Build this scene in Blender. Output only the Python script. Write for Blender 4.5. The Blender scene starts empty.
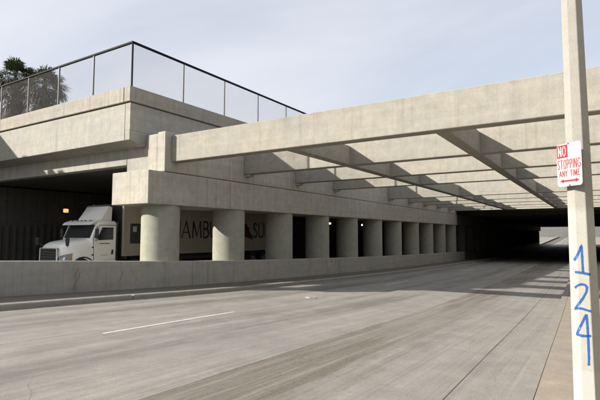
import bpy, bmesh, math, random
from mathutils import Vector, Matrix
random.seed(7)
D = bpy.data
S = bpy.context.scene
COL = S.collection

# ---------------------------------------------------------------- camera
F_PX, VX, HY, EYE = 467.0, 597.0, 235.0, 1.75          # photo pixels (600 x 400)
PITCH = math.atan((HY-200)/F_PX)
YAW = math.atan((VX-300)/F_PX*math.cos(PITCH))          # camera looks this much left of the road's axis (+Y)
cd = D.cameras.new('camera'); cam = D.objects.new('camera', cd); COL.objects.link(cam)
cd.sensor_width = 36.0; cd.lens = 36.0*F_PX/600.0
cd.clip_start = 0.05; cd.clip_end = 8000
cam.location = (0, 0, EYE)
cam.rotation_euler = (math.pi/2+PITCH, 0, YAW)
S.camera = cam

# ---------------------------------------------------------------- sun and sky
SUN = Vector((1.41, 1.42, -1.0)).normalized()           # the way the light travels
ELEV = math.asin(-SUN.z)
ld = D.lights.new('sun', 'SUN'); lamp = D.objects.new('sun', ld); COL.objects.link(lamp)
ld.energy = 5.0; ld.angle = math.radians(0.6); ld.color = (1.0, 0.95, 0.87)
lamp.rotation_euler = SUN.to_track_quat('-Z', 'Y').to_euler()
W = D.worlds.new('World'); S.world = W; W.use_nodes = True
wn, wl = W.node_tree.nodes, W.node_tree.links
wn.clear()
wo = wn.new('ShaderNodeOutputWorld'); bgs = wn.new('ShaderNodeBackground'); bgc = wn.new('ShaderNodeBackground')
sky = wn.new('ShaderNodeTexSky'); sky.sky_type = 'NISHITA'; sky.sun_disc = False
sky.sun_elevation = ELEV
sky.sun_rotation = math.atan2(-SUN.x, -SUN.y)           # sun stands behind the camera, to the left
sky.air_density = 1.0; sky.dust_density = 1.5; sky.ozone_density = 1.0
bgs.inputs['Strength'].default_value = 0.09
wl.new(sky.outputs[0], bgs.inputs['Color'])
tc = wn.new('ShaderNodeTexCoord'); sep = wn.new('ShaderNodeSeparateXYZ')
wl.new(tc.outputs['Generated'], sep.inputs[0])
def wmath(op, a, b=None):
    n = wn.new('ShaderNodeMath'); n.operation = op
    for i, v in enumerate((a, b)):
        if v is None: continue
        if isinstance(v, (int, float)): n.inputs[i].default_value = v
        else: wl.new(v, n.inputs[i])
    return n.outputs[0]
zz = wmath('ADD', wmath('MAXIMUM', sep.outputs[2], 0.0), 0.22)
comb = wn.new('ShaderNodeCombineXYZ')
wl.new(wmath('DIVIDE', sep.outputs[0], zz), comb.inputs[0]); wl.new(wmath('DIVIDE', sep.outputs[1], zz), comb.inputs[1])
mp = wn.new('ShaderNodeMapping'); mp.inputs['Rotation'].default_value = (0, 0, 0.5); mp.inputs['Scale'].default_value = (0.55, 1.0, 1.0); mp.inputs['Location'].default_value = (3.1, 1.7, 0)
wl.new(comb.outputs[0], mp.inputs['Vector'])
nz = wn.new('ShaderNodeTexNoise'); nz.inputs['Scale'].default_value = 1.1; nz.inputs['Detail'].default_value = 6; nz.inputs['Roughness'].default_value = 0.52; nz.inputs['Distortion'].default_value = 0.35
wl.new(mp.outputs[0], nz.inputs['Vector'])
cr = wn.new('ShaderNodeValToRGB'); cr.color_ramp.elements[0].position = 0.30; cr.color_ramp.elements[1].position = 0.68
cr.color_ramp.elements[0].color = (0.60,)*3+(1,); cr.color_ramp.elements[1].color = (1, 1, 1, 1)
wl.new(nz.outputs[0], cr.inputs[0])
bgc.inputs['Color'].default_value = (0.462, 0.474, 0.512, 1); bgc.inputs['Strength'].default_value = 1.0
mx = wn.new('ShaderNodeMixShader')
wl.new(cr.outputs[0], mx.inputs[0]); wl.new(bgs.outputs[0], mx.inputs[1]); wl.new(bgc.outputs[0], mx.inputs[2])
wl.new(mx.outputs[0], wo.inputs['Surface'])
S.view_settings.view_transform = 'Standard'; S.view_settings.look = 'None'
S.view_settings.gamma = 1.0; S.view_settings.use_curve_mapping = False
S.cycles.max_bounces = 6; S.cycles.diffuse_bounces = 4; S.cycles.transparent_max_bounces = 8; S.cycles.caustics_reflective = False; S.cycles.caustics_refractive = False
S.view_settings.exposure = 0.88

# ---------------------------------------------------------------- helpers
def tag(o, label, cat, group=None):
    o['label'] = label; o['category'] = cat
    if group: o['group'] = group
    return o
def link(name, me, mat, parent=None):
    o = D.objects.new(name, me); COL.objects.link(o)
    if mat is not None and len(me.materials) == 0: me.materials.append(mat)
    if parent is not None: o.parent = parent
    return o
def empty(name, loc=(0, 0, 0), rz=0.0):
    o = D.objects.new(name, None); COL.objects.link(o); o.location = loc; o.rotation_euler = (0, 0, rz); o.empty_display_size = 0.3
    return o
class MB:
    def __init__(s): s.v = []; s.f = []
    def poly(s, pts):
        b = len(s.v); s.v += [tuple(p) for p in pts]; s.f.append(tuple(range(b, b+len(pts)))); return s
    def hexa(s, p):                                    # 8 corners: bottom ring 0-3 (ccw from above), top ring 4-7
        b = len(s.v); s.v += [tuple(q) for q in p]
        for q in ((0,3,2,1),(4,5,6,7),(0,1,5,4),(1,2,6,5),(2,3,7,6),(3,0,4,7)): s.f.append(tuple(b+k for k in q))
        return s
    def box(s, x0, x1, y0, y1, z0, z1):
        return s.hexa([(x0,y0,z0),(x1,y0,z0),(x1,y1,z0),(x0,y1,z0),(x0,y0,z1),(x1,y0,z1),(x1,y1,z1),(x0,y1,z1)])
    def prism(s, poly, axis, a0, a1):                  # poly: 2-D outline, extruded along axis 'x','y','z'
        def P(q, t):
            return {'x': (t, q[0], q[1]), 'y': (q[0], t, q[1]), 'z': (q[0], q[1], t)}[axis]
        n = len(poly); b = len(s.v)
        s.v += [P(q, a0) for q in poly]+[P(q, a1) for q in poly]
        s.f.append(tuple(range(b+n-1, b-1, -1))); s.f.append(tuple(range(b+n, b+2*n)))
        for i in range(n):
            j = (i+1) % n; s.f.append((b+i, b+j, b+n+j, b+n+i))
        return s
    def tube(s, pts, rad, n=8, cap=True):
        pts = [Vector(p) for p in pts]; rings = []
        for i, p in enumerate(pts):
            t = (pts[min(i+1, len(pts)-1)]-pts[max(i-1, 0)]).normalized()
            a = t.cross(Vector((0, 0, 1)) if abs(t.z) < 0.9 else Vector((1, 0, 0))).normalized(); c = t.cross(a)
            r = rad[i] if isinstance(rad, (list, tuple)) else rad
            b = len(s.v); rings.append(b)
            for k in range(n):
                th = 2*math.pi*k/n; s.v.append(tuple(p+a*(r*math.cos(th))+c*(r*math.sin(th))))
        for i in range(len(pts)-1):
            for k in range(n):
                m = (k+1) % n; s.f.append((rings[i]+k, rings[i]+m, rings[i+1]+m, rings[i+1]+k))
        if cap:
            s.f.append(tuple(rings[0]+k for k in range(n-1, -1, -1))); s.f.append(tuple(rings[-1]+k for k in range(n)))
        return s
    def lathe(s, prof, n=24, axis='z', c=(0, 0, 0), ph=0.0):   # prof: (radius, along)
        rings = []
        for r, a in prof:
            b = len(s.v); rings.append(b)
            for k in range(n):
                th = 2*math.pi*k/n+ph; p, q = r*math.cos(th), r*math.sin(th)
                s.v.append({'z': (c[0]+p, c[1]+q, c[2]+a), 'x': (c[0]+a, c[1]+p, c[2]+q), 'y': (c[0]+q, c[1]+a, c[2]+p)}[axis])
        for i in range(len(rings)-1):
            for k in range(n):
                m = (k+1) % n; s.f.append((rings[i]+k, rings[i]+m, rings[i+1]+m, rings[i+1]+k))
        s.f.append(tuple(rings[0]+k for k in range(n-1, -1, -1))); s.f.append(tuple(rings[-1]+k for k in range(n)))
        return s
    def mesh(s, name, bevel=0.0, seg=1, smooth=False, recalc=True):
        me = D.meshes.new(name); me.from_pydata(s.v, [], s.f); me.update()
        bm = bmesh.new(); bm.from_mesh(me)
        if recalc: bmesh.ops.recalc_face_normals(bm, faces=bm.faces)
        if bevel > 0:
            bmesh.ops.bevel(bm, geom=list(bm.edges), offset=bevel, segments=seg, affect='EDGES', profile=0.5, clamp_overlap=True)
        bm.to_mesh(me); bm.free()
        if smooth:
            me.polygons.foreach_set('use_smooth', [True]*len(me.polygons)); 
            try: me.set_sharp_from_angle(angle=math.radians(35))
            except Exception: pass
        return me
    def build(s, name, mat, parent=None, **k): return link(name, s.mesh(name, **k), mat, parent)
def box(name, mat, parent, x0, x1, y0, y1, z0, z1, bevel=0.015): return MB().box(x0,x1,y0,y1,z0,z1).build(name, mat, parent, bevel=bevel)

# profile of the road: it dips under the bridges and climbs again beyond
PY = [-400,-120,-60,-20,0,4,6.6,9,11.75,16,20,31,42,56,75,100,125,150,185,230,300,500,900]
PZ = [9.0,5.2,2.9,1.05,.19,.025,-.085,-.195,-.33,-.50,-.63,-.93,-1.15,-1.36,-1.55,-1.62,-1.62,-1.5,-.85,.3,1.4,1.8,1.8]
def _pchip():
    n = len(PY); h = [PY[i+1]-PY[i] for i in range(n-1)]; dl = [(PZ[i+1]-PZ[i])/h[i] for i in range(n-1)]
    m = [dl[0]]+[0 if dl[i-1]*dl[i] <= 0 else 2*dl[i-1]*dl[i]/(dl[i-1]+dl[i]) for i in range(1, n-1)]+[dl[-1]]
    return h, m
_H, _M = _pchip()
def zr(y):
    y = min(max(y, PY[0]), PY[-1]-1e-6); i = 0
    while PY[i+1] <= y: i += 1
    t = (y-PY[i])/_H[i]
    return (2*t**3-3*t*t+1)*PZ[i]+(t**3-2*t*t+t)*_H[i]*_M[i]+(-2*t**3+3*t*t)*PZ[i+1]+(t**3-t*t)*_H[i]*_M[i+1]
def drift(y): return -0.026*(min(max(y, -20), 45)-5)      # the right kerb and the lane joints swing slightly left
def lx(base, y):
    w = 1.0 if base > -8 else max(0.0, (base+12.05)/4.05)
    return base+w*drift(y)
# photo pixel -> direction, and the point where it meets a plane or the road
_d = Vector((-math.sin(YAW)*math.cos(PITCH), math.cos(YAW)*math.cos(PITCH), math.sin(PITCH))); _r = Vector((math.cos(YAW), math.sin(YAW), 0)); _u = _r.cross(_d)
def ray(u, v): return _d*F_PX+_r*(u-300)+_u*(200-v)
def onY(u, v, Y): w = ray(u, v); return Vector((0, 0, EYE))+w*(Y/w.y)
def onX(u, v, X): w = ray(u, v); return Vector((0, 0, EYE))+w*(X/w.x)

# ---------------------------------------------------------------- materials
class NT:
    def __init__(s, name):
        s.m = D.materials.new(name); s.m.use_nodes = True; s.n = s.m.node_tree.nodes; s.l = s.m.node_tree.links
        s.n.clear(); s.out = s.n.new('ShaderNodeOutputMaterial'); s.b = s.n.new('ShaderNodeBsdfPrincipled')
        s.l.new(s.b.outputs[0], s.out.inputs[0])
        s.geo = s.n.new('ShaderNodeNewGeometry'); s.pos = s.geo.outputs['Position']
    def put(s, sock, v):
        if isinstance(v, (int, float)): sock.default_value = v
        elif isinstance(v, tuple): sock.default_value = v if len(v) == len(sock.default_value) else v+(1,)
        else: s.l.new(v, sock)
    def math(s, op, a, b=0.0, c=None):
        n = s.n.new('ShaderNodeMath'); n.operation = op; s.put(n.inputs[0], a); s.put(n.inputs[1], b)
        if c is not None: s.put(n.inputs[2], c)
        return n.outputs[0]
    def scale(s, v, sc, loc=(0, 0, 0), rot=(0, 0, 0)):
        n = s.n.new('ShaderNodeMapping'); n.inputs['Scale'].default_value = sc; n.inputs['Location'].default_value = loc; n.inputs['Rotation'].default_value = rot
        s.l.new(v, n.inputs['Vector']); return n.outputs[0]
    def noise(s, v, sc, det=4, rough=0.55, dist=0.0):
        n = s.n.new('ShaderNodeTexNoise'); n.inputs['Scale'].default_value = sc; n.inputs['Detail'].default_value = det; n.inputs['Roughness'].default_value = rough; n.inputs['Distortion'].default_value = dist
        s.l.new(v, n.inputs['Vector']); return n.outputs[0]
    def vor(s, v, sc, feat='F1', metric='EUCLIDEAN', out='Distance', rand=1.0):
        n = s.n.new('ShaderNodeTexVoronoi'); n.feature = feat
        if feat != 'DISTANCE_TO_EDGE': n.distance = metric
        n.inputs['Scale'].default_value = sc; n.inputs['Randomness'].default_value = rand; s.l.new(v, n.inputs['Vector']); return n.outputs[out]
    def ramp(s, f, stops):
        n = s.n.new('ShaderNodeMapRange'); n.interpolation_type = 'SMOOTHSTEP'
        s.put(n.inputs['Value'], f); n.inputs['From Min'].default_value = stops[0]; n.inputs['From Max'].default_value = stops[1]; n.inputs['To Min'].default_value = stops[2]; n.inputs['To Max'].default_value = stops[3]
        return n.outputs[0]
    def mix(s, f, a, b, mode='MIX'):
        n = s.n.new('ShaderNodeMix'); n.data_type = 'RGBA'; n.blend_type = mode
        s.put(n.inputs[0], f); s.put(n.inputs[6], a); s.put(n.inputs[7], b); return n.outputs[2]
    def gain(s, col, f): 
        n = s.n.new('ShaderNodeVectorMath'); n.operation = 'SCALE'; s.put(n.inputs[0], col); s.put(n.inputs['Scale'], f); return n.outputs[0]
    def bump(s, h, strength, dist):
        n = s.n.new('ShaderNodeBump'); n.inputs['Strength'].default_value = strength; n.inputs['Distance'].default_value = dist
        s.put(n.inputs['Height'], h); s.l.new(n.outputs[0], s.b.inputs['Normal'])
    def fin(s, col, rough=0.85, spec=0.3, metal=0.0):
        s.put(s.b.inputs['Base Color'], col); s.put(s.b.inputs['Roughness'], rough); s.put(s.b.inputs['Specular IOR Level'], spec); s.put(s.b.inputs['Metallic'], metal)
        return s.m
    def sepx(s, v=None):
        n = s.n.new('ShaderNodeSeparateXYZ'); s.l.new(v or s.pos, n.inputs[0]); return n.outputs

def concrete(name, base, streak=0.5, boards=0.0, stain=0.5, off=0.0, patches=0.0, bands=0.35):
    t = NT(name)
    p = t.scale(t.pos, (1, 1, 1), (off, off*1.7, off*.6))
    big = t.noise(p, 0.55, 5, 0.6); mid = t.noise(p, 3.2, 4, 0.65); fine = t.noise(p, 42, 2, 0.7)
    st = t.noise(t.scale(p, (2.6, 2.6, 0.10)), 1.6, 4, 0.62)          # rain streaks running down
    st2 = t.noise(t.scale(p, (9, 9, 0.16)), 1.5, 4, 0.6)
    f = t.math('ADD', t.math('MULTIPLY', t.math('SUBTRACT', big, 0.5), 0.55), 1.0)
    f = t.math('MULTIPLY', f, t.math('ADD', t.math('MULTIPLY', t.math('SUBTRACT', mid, 0.5), 0.52), 1.0))
    f = t.math('MULTIPLY', f, t.math('ADD', t.math('MULTIPLY', t.math('SUBTRACT', fine, 0.5), 0.5), 1.0))
    f = t.math('MULTIPLY', f, t.math('SUBTRACT', 1.0, t.math('MULTIPLY', t.ramp(st, (0.53, 0.74, 0, 1)), streak)))
    f = t.math('MULTIPLY', f, t.math('SUBTRACT', 1.0, t.math('MULTIPLY', t.ramp(st2, (0.48, 0.78, 0, 1)), streak*0.7)))
    if bands > 0:                                                       # faint horizontal pour lines
        bn = t.noise(t.scale(p, (0.06, 0.06, 3.0)), 1.4, 3, 0.6)
        f = t.math('MULTIPLY', f, t.math('ADD', 1.0, t.math('MULTIPLY', t.math('SUBTRACT', bn, 0.5), bands)))
    bumpv = t.math('ADD', t.math('MULTIPLY', fine, 0.35), t.math('MULTIPLY', mid, 0.65))
    if boards > 0:                                                      # prints of the vertical form boards
        bw = t.vor(t.scale(p, (1, 1, 0.0)), 8.5, 'F1', 'EUCLIDEAN', 'Color')
        sx = t.sepx(bw)
        f = t.math('MULTIPLY', f, t.math('ADD', 1.0-boards*0.5, t.math('MULTIPLY', sx[0], boards)))
        bumpv = t.math('ADD', bumpv, t.math('MULTIPLY', sx[0], 0.8))
    pale = t.ramp(t.noise(p, 0.9, 5, 0.7, 0.6), (0.60, 0.74, 0, 0.22))
    col = t.gain(t.mix(t.ramp(big, (0.35, 0.7, 0, 1)), base, (base[0]*0.93, base[1]*0.91, base[2]*0.86)), f)
    col = t.mix(pale, col, (min(base[0]*1.35, .75), min(base[1]*1.34, .74), min(base[2]*1.33, .7)))
    dirt = t.ramp(t.noise(p, 1.7, 6, 0.7, 0.8), (0.58, 0.75, 0, stain))
    col = t.mix(dirt, col, (base[0]*0.42, base[1]*0.38, base[2]*0.32))
    pits = t.ramp(t.vor(p, 16), (0.03, 0.10, 0.65, 1.0))
    col = t.gain(col, pits)
    if patches > 0:                                                     # squares of grey paint rolled over old graffiti
        pc = t.sepx(t.vor(t.scale(p, (0.0, 0.55, 0.9)), 1.0, 'F1', 'CHEBYCHEV', 'Color'))
        pm = t.ramp(pc[0], (0.55, 0.57, 0, patches)); 
        col = t.mix(pm, col, t.gain((0.29, 0.285, 0.265), t.math('ADD', 0.75, t.math('MULTIPLY', pc[1], 0.5))))
    t.bump(bumpv, 0.45, 0.012)
    return t.fin(col, 0.9, 0.2)
M = {}
M['beam'] = concrete('pale cast concrete', (0.300, 0.284, 0.246), 0.13, 0.0, 0.25)
M['cap'] = concrete('board marked concrete', (0.375, 0.353, 0.306), 0.24, 0.07, 0.35, 3.0)
M['fascia'] = concrete('fascia concrete', (0.330, 0.317, 0.282), 0.13, 0.04, 0.18, 7.0)
M['lip'] = concrete('parapet concrete', (0.315, 0.296, 0.255), 0.22, 0.0, 0.3, 11.0)
M['barrier'] = concrete('barrier concrete', (0.325, 0.313, 0.283), 0.22, 0.0, 0.3, 5.0, 0.22)
M['wall'] = concrete('retaining wall concrete', (0.26, 0.25, 0.22), 0.4, 0.1, 0.4, 19.0)
M['shadedark'] = concrete('sooty wall concrete', (0.085, 0.081, 0.072), 0.4, 0.1, 0.4, 29.0)  # shade under the bridges put into the concrete's colour
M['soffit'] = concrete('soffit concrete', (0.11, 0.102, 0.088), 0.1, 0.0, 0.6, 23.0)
M['walk'] = concrete('tan pavement concrete', (0.288, 0.250, 0.208), 0.0, 0.0, 0.2, 2.0, bands=0.0)
M['kerb'] = concrete('kerb concrete', (0.27, 0.255, 0.228), 0.0, 0.0, 0.5, 9.0, bands=0.0)
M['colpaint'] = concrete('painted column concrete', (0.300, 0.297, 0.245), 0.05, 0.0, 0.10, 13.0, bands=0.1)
M['kerbtop'] = concrete('pale kerb concrete', (0.262, 0.247, 0.220), 0.0, 0.0, 0.12, 43.0, bands=0.0)
M['dirtshadewalk'] = concrete('dirty shade-darkened median concrete', (0.13, 0.118, 0.10), 0.0, 0.0, 0.5, 31.0, bands=0.0)  # brown dirt, with the barrier's shade also darkened into the colour

def road_mat():
    t = NT('worn road concrete'); x, y, z = t.sepx()
    p = t.pos
    long1 = t.noise(t.scale(p, (4.5, 0.10, 1)), 1.0, 6, 0.62, 0.2); long2 = t.noise(t.scale(p, (20, 0.16, 1)), 1.0, 4, 0.7)
    big = t.noise(p, 0.22, 5, 0.6); mid = t.noise(p, 1.8, 6, 0.66, 0.4); fine = t.noise(p, 55, 3, 0.75); agg = t.vor(p, 70)
    f = t.math('ADD', 1.0, t.math('MULTIPLY', t.math('SUBTRACT', long1, 0.5), 0.62))
    f = t.math('MULTIPLY', f, t.math('ADD', 1.0, t.math('MULTIPLY', t.math('SUBTRACT', long2, 0.5), 0.6)))
    f = t.math('MULTIPLY', f, t.math('ADD', 1.0, t.math('MULTIPLY', t.math('SUBTRACT', big, 0.5), 0.75)))
    f = t.math('MULTIPLY', f, t.math('ADD', 1.0, t.math('MULTIPLY', t.math('SUBTRACT', mid, 0.5), 0.6)))
    f = t.math('MULTIPLY', f, t.math('ADD', 1.0, t.math('MULTIPLY', t.math('SUBTRACT', fine, 0.5), 0.75)))
    gr = t.noise(t.scale(p, (22, 9, 1)), 1.0, 4, 0.75)
    f = t.math('MULTIPLY', f, t.math('ADD', 1.0, t.math('MULTIPLY', t.math('SUBTRACT', gr, 0.5), 0.42)))
    wob = t.math('MULTIPLY', t.math('SUBTRACT', t.noise(p, 0.35, 3, 0.5), 0.5), 0.9)
    xs = t.math('ADD', t.math('ADD', x, wob), t.math('MULTIPLY', y, 0.02))
    def track(cx, hw, depth):
        g = t.math('ABSOLUTE', t.math('SUBTRACT', xs, cx)); return t.ramp(g, (hw*0.25, hw, depth, 0.0))
    dark = None
    for cx, hw, dp in ((-9.7, 0.9, 0.30), (-5.9, 0.75, 0.26), (-11.2, 0.5, 0.24), (-7.1, 0.4, 0.15)):
        k = track(cx, hw, dp); dark = k if dark is None else t.math('ADD', dark, k)
    dark = t.math('MULTIPLY', dark, t.ramp(t.noise(t.scale(p, (1.2, 0.12, 1)), 1.0, 5, 0.7), (0.36, 0.62, 0.15, 1.35)))
    f = t.math('MULTIPLY', f, t.math('SUBTRACT', 1.0, dark))
    base = t.mix(t.ramp(big, (0.35, 0.65, 0, 1)), (0.242, 0.227, 0.205), (0.226, 0.210, 0.185))
    col = t.gain(base, f)
    # the worn strip: the skin of the slab has gone and brownish aggregate shows
    xl = t.math('ADD', x, t.math('MULTIPLY', t.math('SUBTRACT', y, 5.0), 0.026))
    ragged = t.math('MULTIPLY', t.math('SUBTRACT', t.noise(t.scale(p, (3, 0.9, 1)), 1.0, 5, 0.7), 0.5), 1.5)
    worn = t.math('MULTIPLY', t.ramp(t.math('ADD', xl, t.math('MULTIPLY', ragged, 0.12)), (-4.14, -4.06, 0.0, 1.0)), t.ramp(t.math('ADD', xl, ragged), (-3.1, -2.35, 1.0, 0.0)))
    worn = t.math('MULTIPLY', worn, t.ramp(t.noise(t.scale(p, (6, 0.22, 1)), 1.0, 5, 0.7), (0.34, 0.60, 0.30, 1.0)))
    worn = t.math('MULTIPLY', worn, t.ramp(t.noise(t.scale(p, (0.3, 0.12, 1)), 1.0, 3, 0.5), (0.36, 0.52, 0.45, 1.0)))
    rough_tex = t.noise(t.scale(p, (30, 9, 1)), 1.0, 5, 0.85)
    col = t.mix(t.math('MULTIPLY', worn, 0.95), col, t.gain((0.138, 0.118, 0.093), t.math('ADD', 0.05, t.math('MULTIPLY', rough_tex, 1.85))))
    # hairline cracks
    cp = t.n.new('ShaderNodeVectorMath'); cp.operation = 'ADD'; t.l.new(p, cp.inputs[0])
    nn = t.n.new('ShaderNodeTexNoise'); nn.inputs['Scale'].default_value = 1.3; nn.inputs['Detail'].default_value = 5; t.l.new(p, nn.inputs['Vector'])
    nv = t.n.new('ShaderNodeVectorMath'); nv.operation = 'SCALE'; nv.inputs['Scale'].default_value = 0.3; t.l.new(nn.outputs['Color'], nv.inputs[0]); t.l.new(nv.outputs[0], cp.inputs[1])
    ck = t.vor(t.scale(cp.outputs[0], (0.9, 0.6, 0.0)), 0.34, 'DISTANCE_TO_EDGE')
    crack = t.math('MULTIPLY', t.ramp(ck, (0.0004, 0.0022, 1.0, 0.0)), t.ramp(t.noise(p, 0.30, 3, 0.5), (0.46, 0.60, 0.0, 0.6)))
    col = t.mix(crack, col, (0.10, 0.09, 0.08))
    sm = t.math('MULTIPLY', t.ramp(t.noise(t.scale(p, (1.1, 0.30, 1), (7, 3, 0), (0, 0, -0.12)), 1.0, 6, 0.7, 0.5), (0.52, 0.70, 0, 0.55)), t.ramp(x, (-6.0, -7.0, 0.4, 1.0)))
    col = t.mix(sm, col, (0.135, 0.125, 0.112))
    # oil and rubber spots
    sp = t.ramp(t.vor(t.scale(p, (1.5, 0.6, 0)), 1.1), (0.03, 0.12, 0.30, 0.0))
    sp = t.math('MULTIPLY', sp, t.ramp(t.noise(p, 0.7, 2), (0.45, 0.6, 0, 1)))
    col = t.mix(sp, col, (0.12, 0.11, 0.10))
    pk = t.math('MULTIPLY', t.ramp(t.vor(t.scale(p, (1, 0.8, 0)), 14), (0.06, 0.16, 0.55, 0.0)), t.ramp(t.noise(p, 2.2, 4, 0.7), (0.50, 0.64, 0.0, 1.0)))
    col = t.mix(pk, col, (0.085, 0.076, 0.066))
    scuff = t.ramp(t.noise(t.scale(p, (2.5, 0.35, 1), (4, 9, 0), (0, 0, 0.35)), 1.0, 6, 0.72), (0.60, 0.72, 0, 0.22))
    col = t.mix(scuff, col, (0.32, 0.308, 0.285))
    h = t.math('ADD', t.math('MULTIPLY', fine, 0.5), t.math('ADD', t.math('MULTIPLY', rough_tex, t.math('MULTIPLY', worn, 1.2)), t.math('MULTIPLY', agg, 0.3)))
    t.bump(h, 0.5, 0.006)
    return t.fin(col, 0.82, 0.28)
M['road'] = road_mat()

def plain(name, col, rough=0.5, spec=0.4, metal=0.0, var=0.15, sc=6.0, coat=0.0):
    t = NT(name); oc = t.n.new('ShaderNodeTexCoord')
    a = t.noise(oc.outputs['Object'], sc, 5, 0.65)
    f = t.math('ADD', 1.0-var*0.5, t.math('MULTIPLY', a, var))
    m = t.fin(t.gain(col, f), t.math('ADD', max(rough-0.08, 0.02), t.math('MULTIPLY', a, 0.16)), spec, metal)
    if coat: t.b.inputs['Coat Weight'].default_value = coat; t.b.inputs['Coat Roughness'].default_value = 0.1
    return m
def emit(name, col, strength):
    t = NT(name); t.b.inputs['Emission Color'].default_value = col+(1,); t.b.inputs['Emission Strength'].default_value = strength
    return t.fin(col, 0.4)
def paintline():
    t = NT('worn white road paint'); w = t.noise(t.scale(t.pos, (9, 3, 1)), 1.5, 6, 0.72)
    c = t.mix(t.ramp(w, (0.52, 0.66, 0, 0.9)), (0.52, 0.51, 0.48), (0.28, 0.265, 0.24)); return t.fin(c, 0.7, 0.3)
M['line'] = paintline()
M['steel'] = plain('galvanised steel', (0.115, 0.115, 0.115), 0.55, 0.35, 0.2, 0.3)
M['black'] = plain('black painted steel', (0.008, 0.008, 0.009), 0.7, 0.15, 0, 0.3)
M['truckwhite'] = plain('white truck paint', (0.80, 0.785, 0.74), 0.30, 0.5, 0, 0.08, 3, 0.4)
M['chrome'] = plain('chrome', (0.72, 0.72, 0.72), 0.16, 0.5, 1.0, 0.1)
M['rubber'] = plain('tyre rubber', (0.025, 0.025, 0.025), 0.85, 0.2, 0, 0.3)
M['darkplastic'] = plain('dark plastic', (0.03, 0.03, 0.032), 0.55, 0.4, 0, 0.25)
M['glass'] = plain('cab glass', (0.012, 0.016, 0.019), 0.06, 0.4, 0, 0.05)
M['lens'] = plain('headlamp lens', (0.22, 0.23, 0.24), 0.12, 0.6, 0, 0.1)
M['amber'] = plain('amber lens', (0.55, 0.20, 0.03), 0.3)
M['chassis'] = plain('dark chassis steel', (0.05, 0.048, 0.045), 0.6, 0.4, 0.3, 0.4)
M['container'] = plain('cream container paint', (0.33, 0.30, 0.24), 0.55, 0.35, 0, 0.2, 1.2)
M['ink'] = plain('black lettering', (0.028, 0.025, 0.024), 0.6, 0.3, 0, 0.1)
M['scuff'] = plain('rubber scuff', (0.11, 0.105, 0.10), 0.8, 0.2, 0, 0.6, 8)
M['redmark'] = plain('dark red lettering', (0.085, 0.014, 0.012), 0.6, 0.3, 0, 0.1)
M['signwhite'] = plain('white sign sheeting', (0.37, 0.36, 0.35), 0.4, 0.5, 0, 0.06)
M['signred'] = plain('red sign print', (0.28, 0.012, 0.02), 0.45, 0.4, 0, 0.15, 30)
M['bluepaint'] = plain('blue marker paint', (0.018, 0.088, 0.30), 0.5, 0.4, 0, 0.35, 40)
M['lampglow'] = emit('lit sodium lamp', (1.0, 0.44, 0.10), 0.85)
M['lampwhite'] = emit('lit lamp', (1.0, 0.80, 0.55), 1.6)
M['asphalt'] = plain('deck asphalt', (0.06, 0.058, 0.055), 0.9, 0.2, 0, 0.3, 2)
M['paper'] = plain('litter paper', (0.55, 0.54, 0.52), 0.8, 0.2)
M['trunk'] = plain('palm trunk bark', (0.16, 0.125, 0.09), 0.9, 0.2, 0, 0.5, 4)
def leafmat(name, col, var):
    t = NT(name); oc = t.n.new('ShaderNodeTexCoord'); a = t.noise(oc.outputs['Object'], 2.5, 3, 0.6)
    m = t.fin(t.gain(col, t.math('ADD', 1-var*.5, t.math('MULTIPLY', a, var))), 0.6, 0.3)
    return m
M['frond'] = leafmat('green palm frond', (0.050, 0.068, 0.027), 0.9)
M['deadfrond'] = leafmat('dead palm frond', (0.080, 0.066, 0.046), 0.9)
def earth():
    t = NT('dry earth'); a = t.noise(t.pos, 0.15, 6, 0.6); b = t.noise(t.pos, 3.0, 6, 0.7)
    c = t.mix(t.ramp(a, (0.4, 0.6, 0, 1)), (0.20, 0.175, 0.13), (0.13, 0.135, 0.07)); t.bump(b, 0.6, 0.1)
    return t.fin(t.gain(c, t.math('ADD', 0.6, t.math('MULTIPLY', b, 0.8))), 0.95, 0.1)
M['earth'] = earth()
def wire():
    t = NT('wire mesh'); x, y, z = t.sepx()
    tr = t.n.new('ShaderNodeBsdfTransparent'); mxs = t.n.new('ShaderNodeMixShader')
    u = t.math('ADD', x, y); k = 38.0
    a = t.math('FRACT', t.math('MULTIPLY', t.math('ADD', u, z), k)); b = t.math('FRACT', t.math('MULTIPLY', t.math('SUBTRACT', u, z), k))
    w = t.math('MAXIMUM', t.math('LESS_THAN', a, 0.09), t.math('LESS_THAN', b, 0.09))
    t.fin((0.05, 0.048, 0.047), 0.6, 0.3, 0.0)
    t.l.new(w, mxs.inputs[0]); t.l.new(tr.outputs[0], mxs.inputs[1]); t.l.new(t.b.outputs[0], mxs.inputs[2]); t.l.new(mxs.outputs[0], t.out.inputs[0])
    return t.m
M['wire'] = wire()
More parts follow.
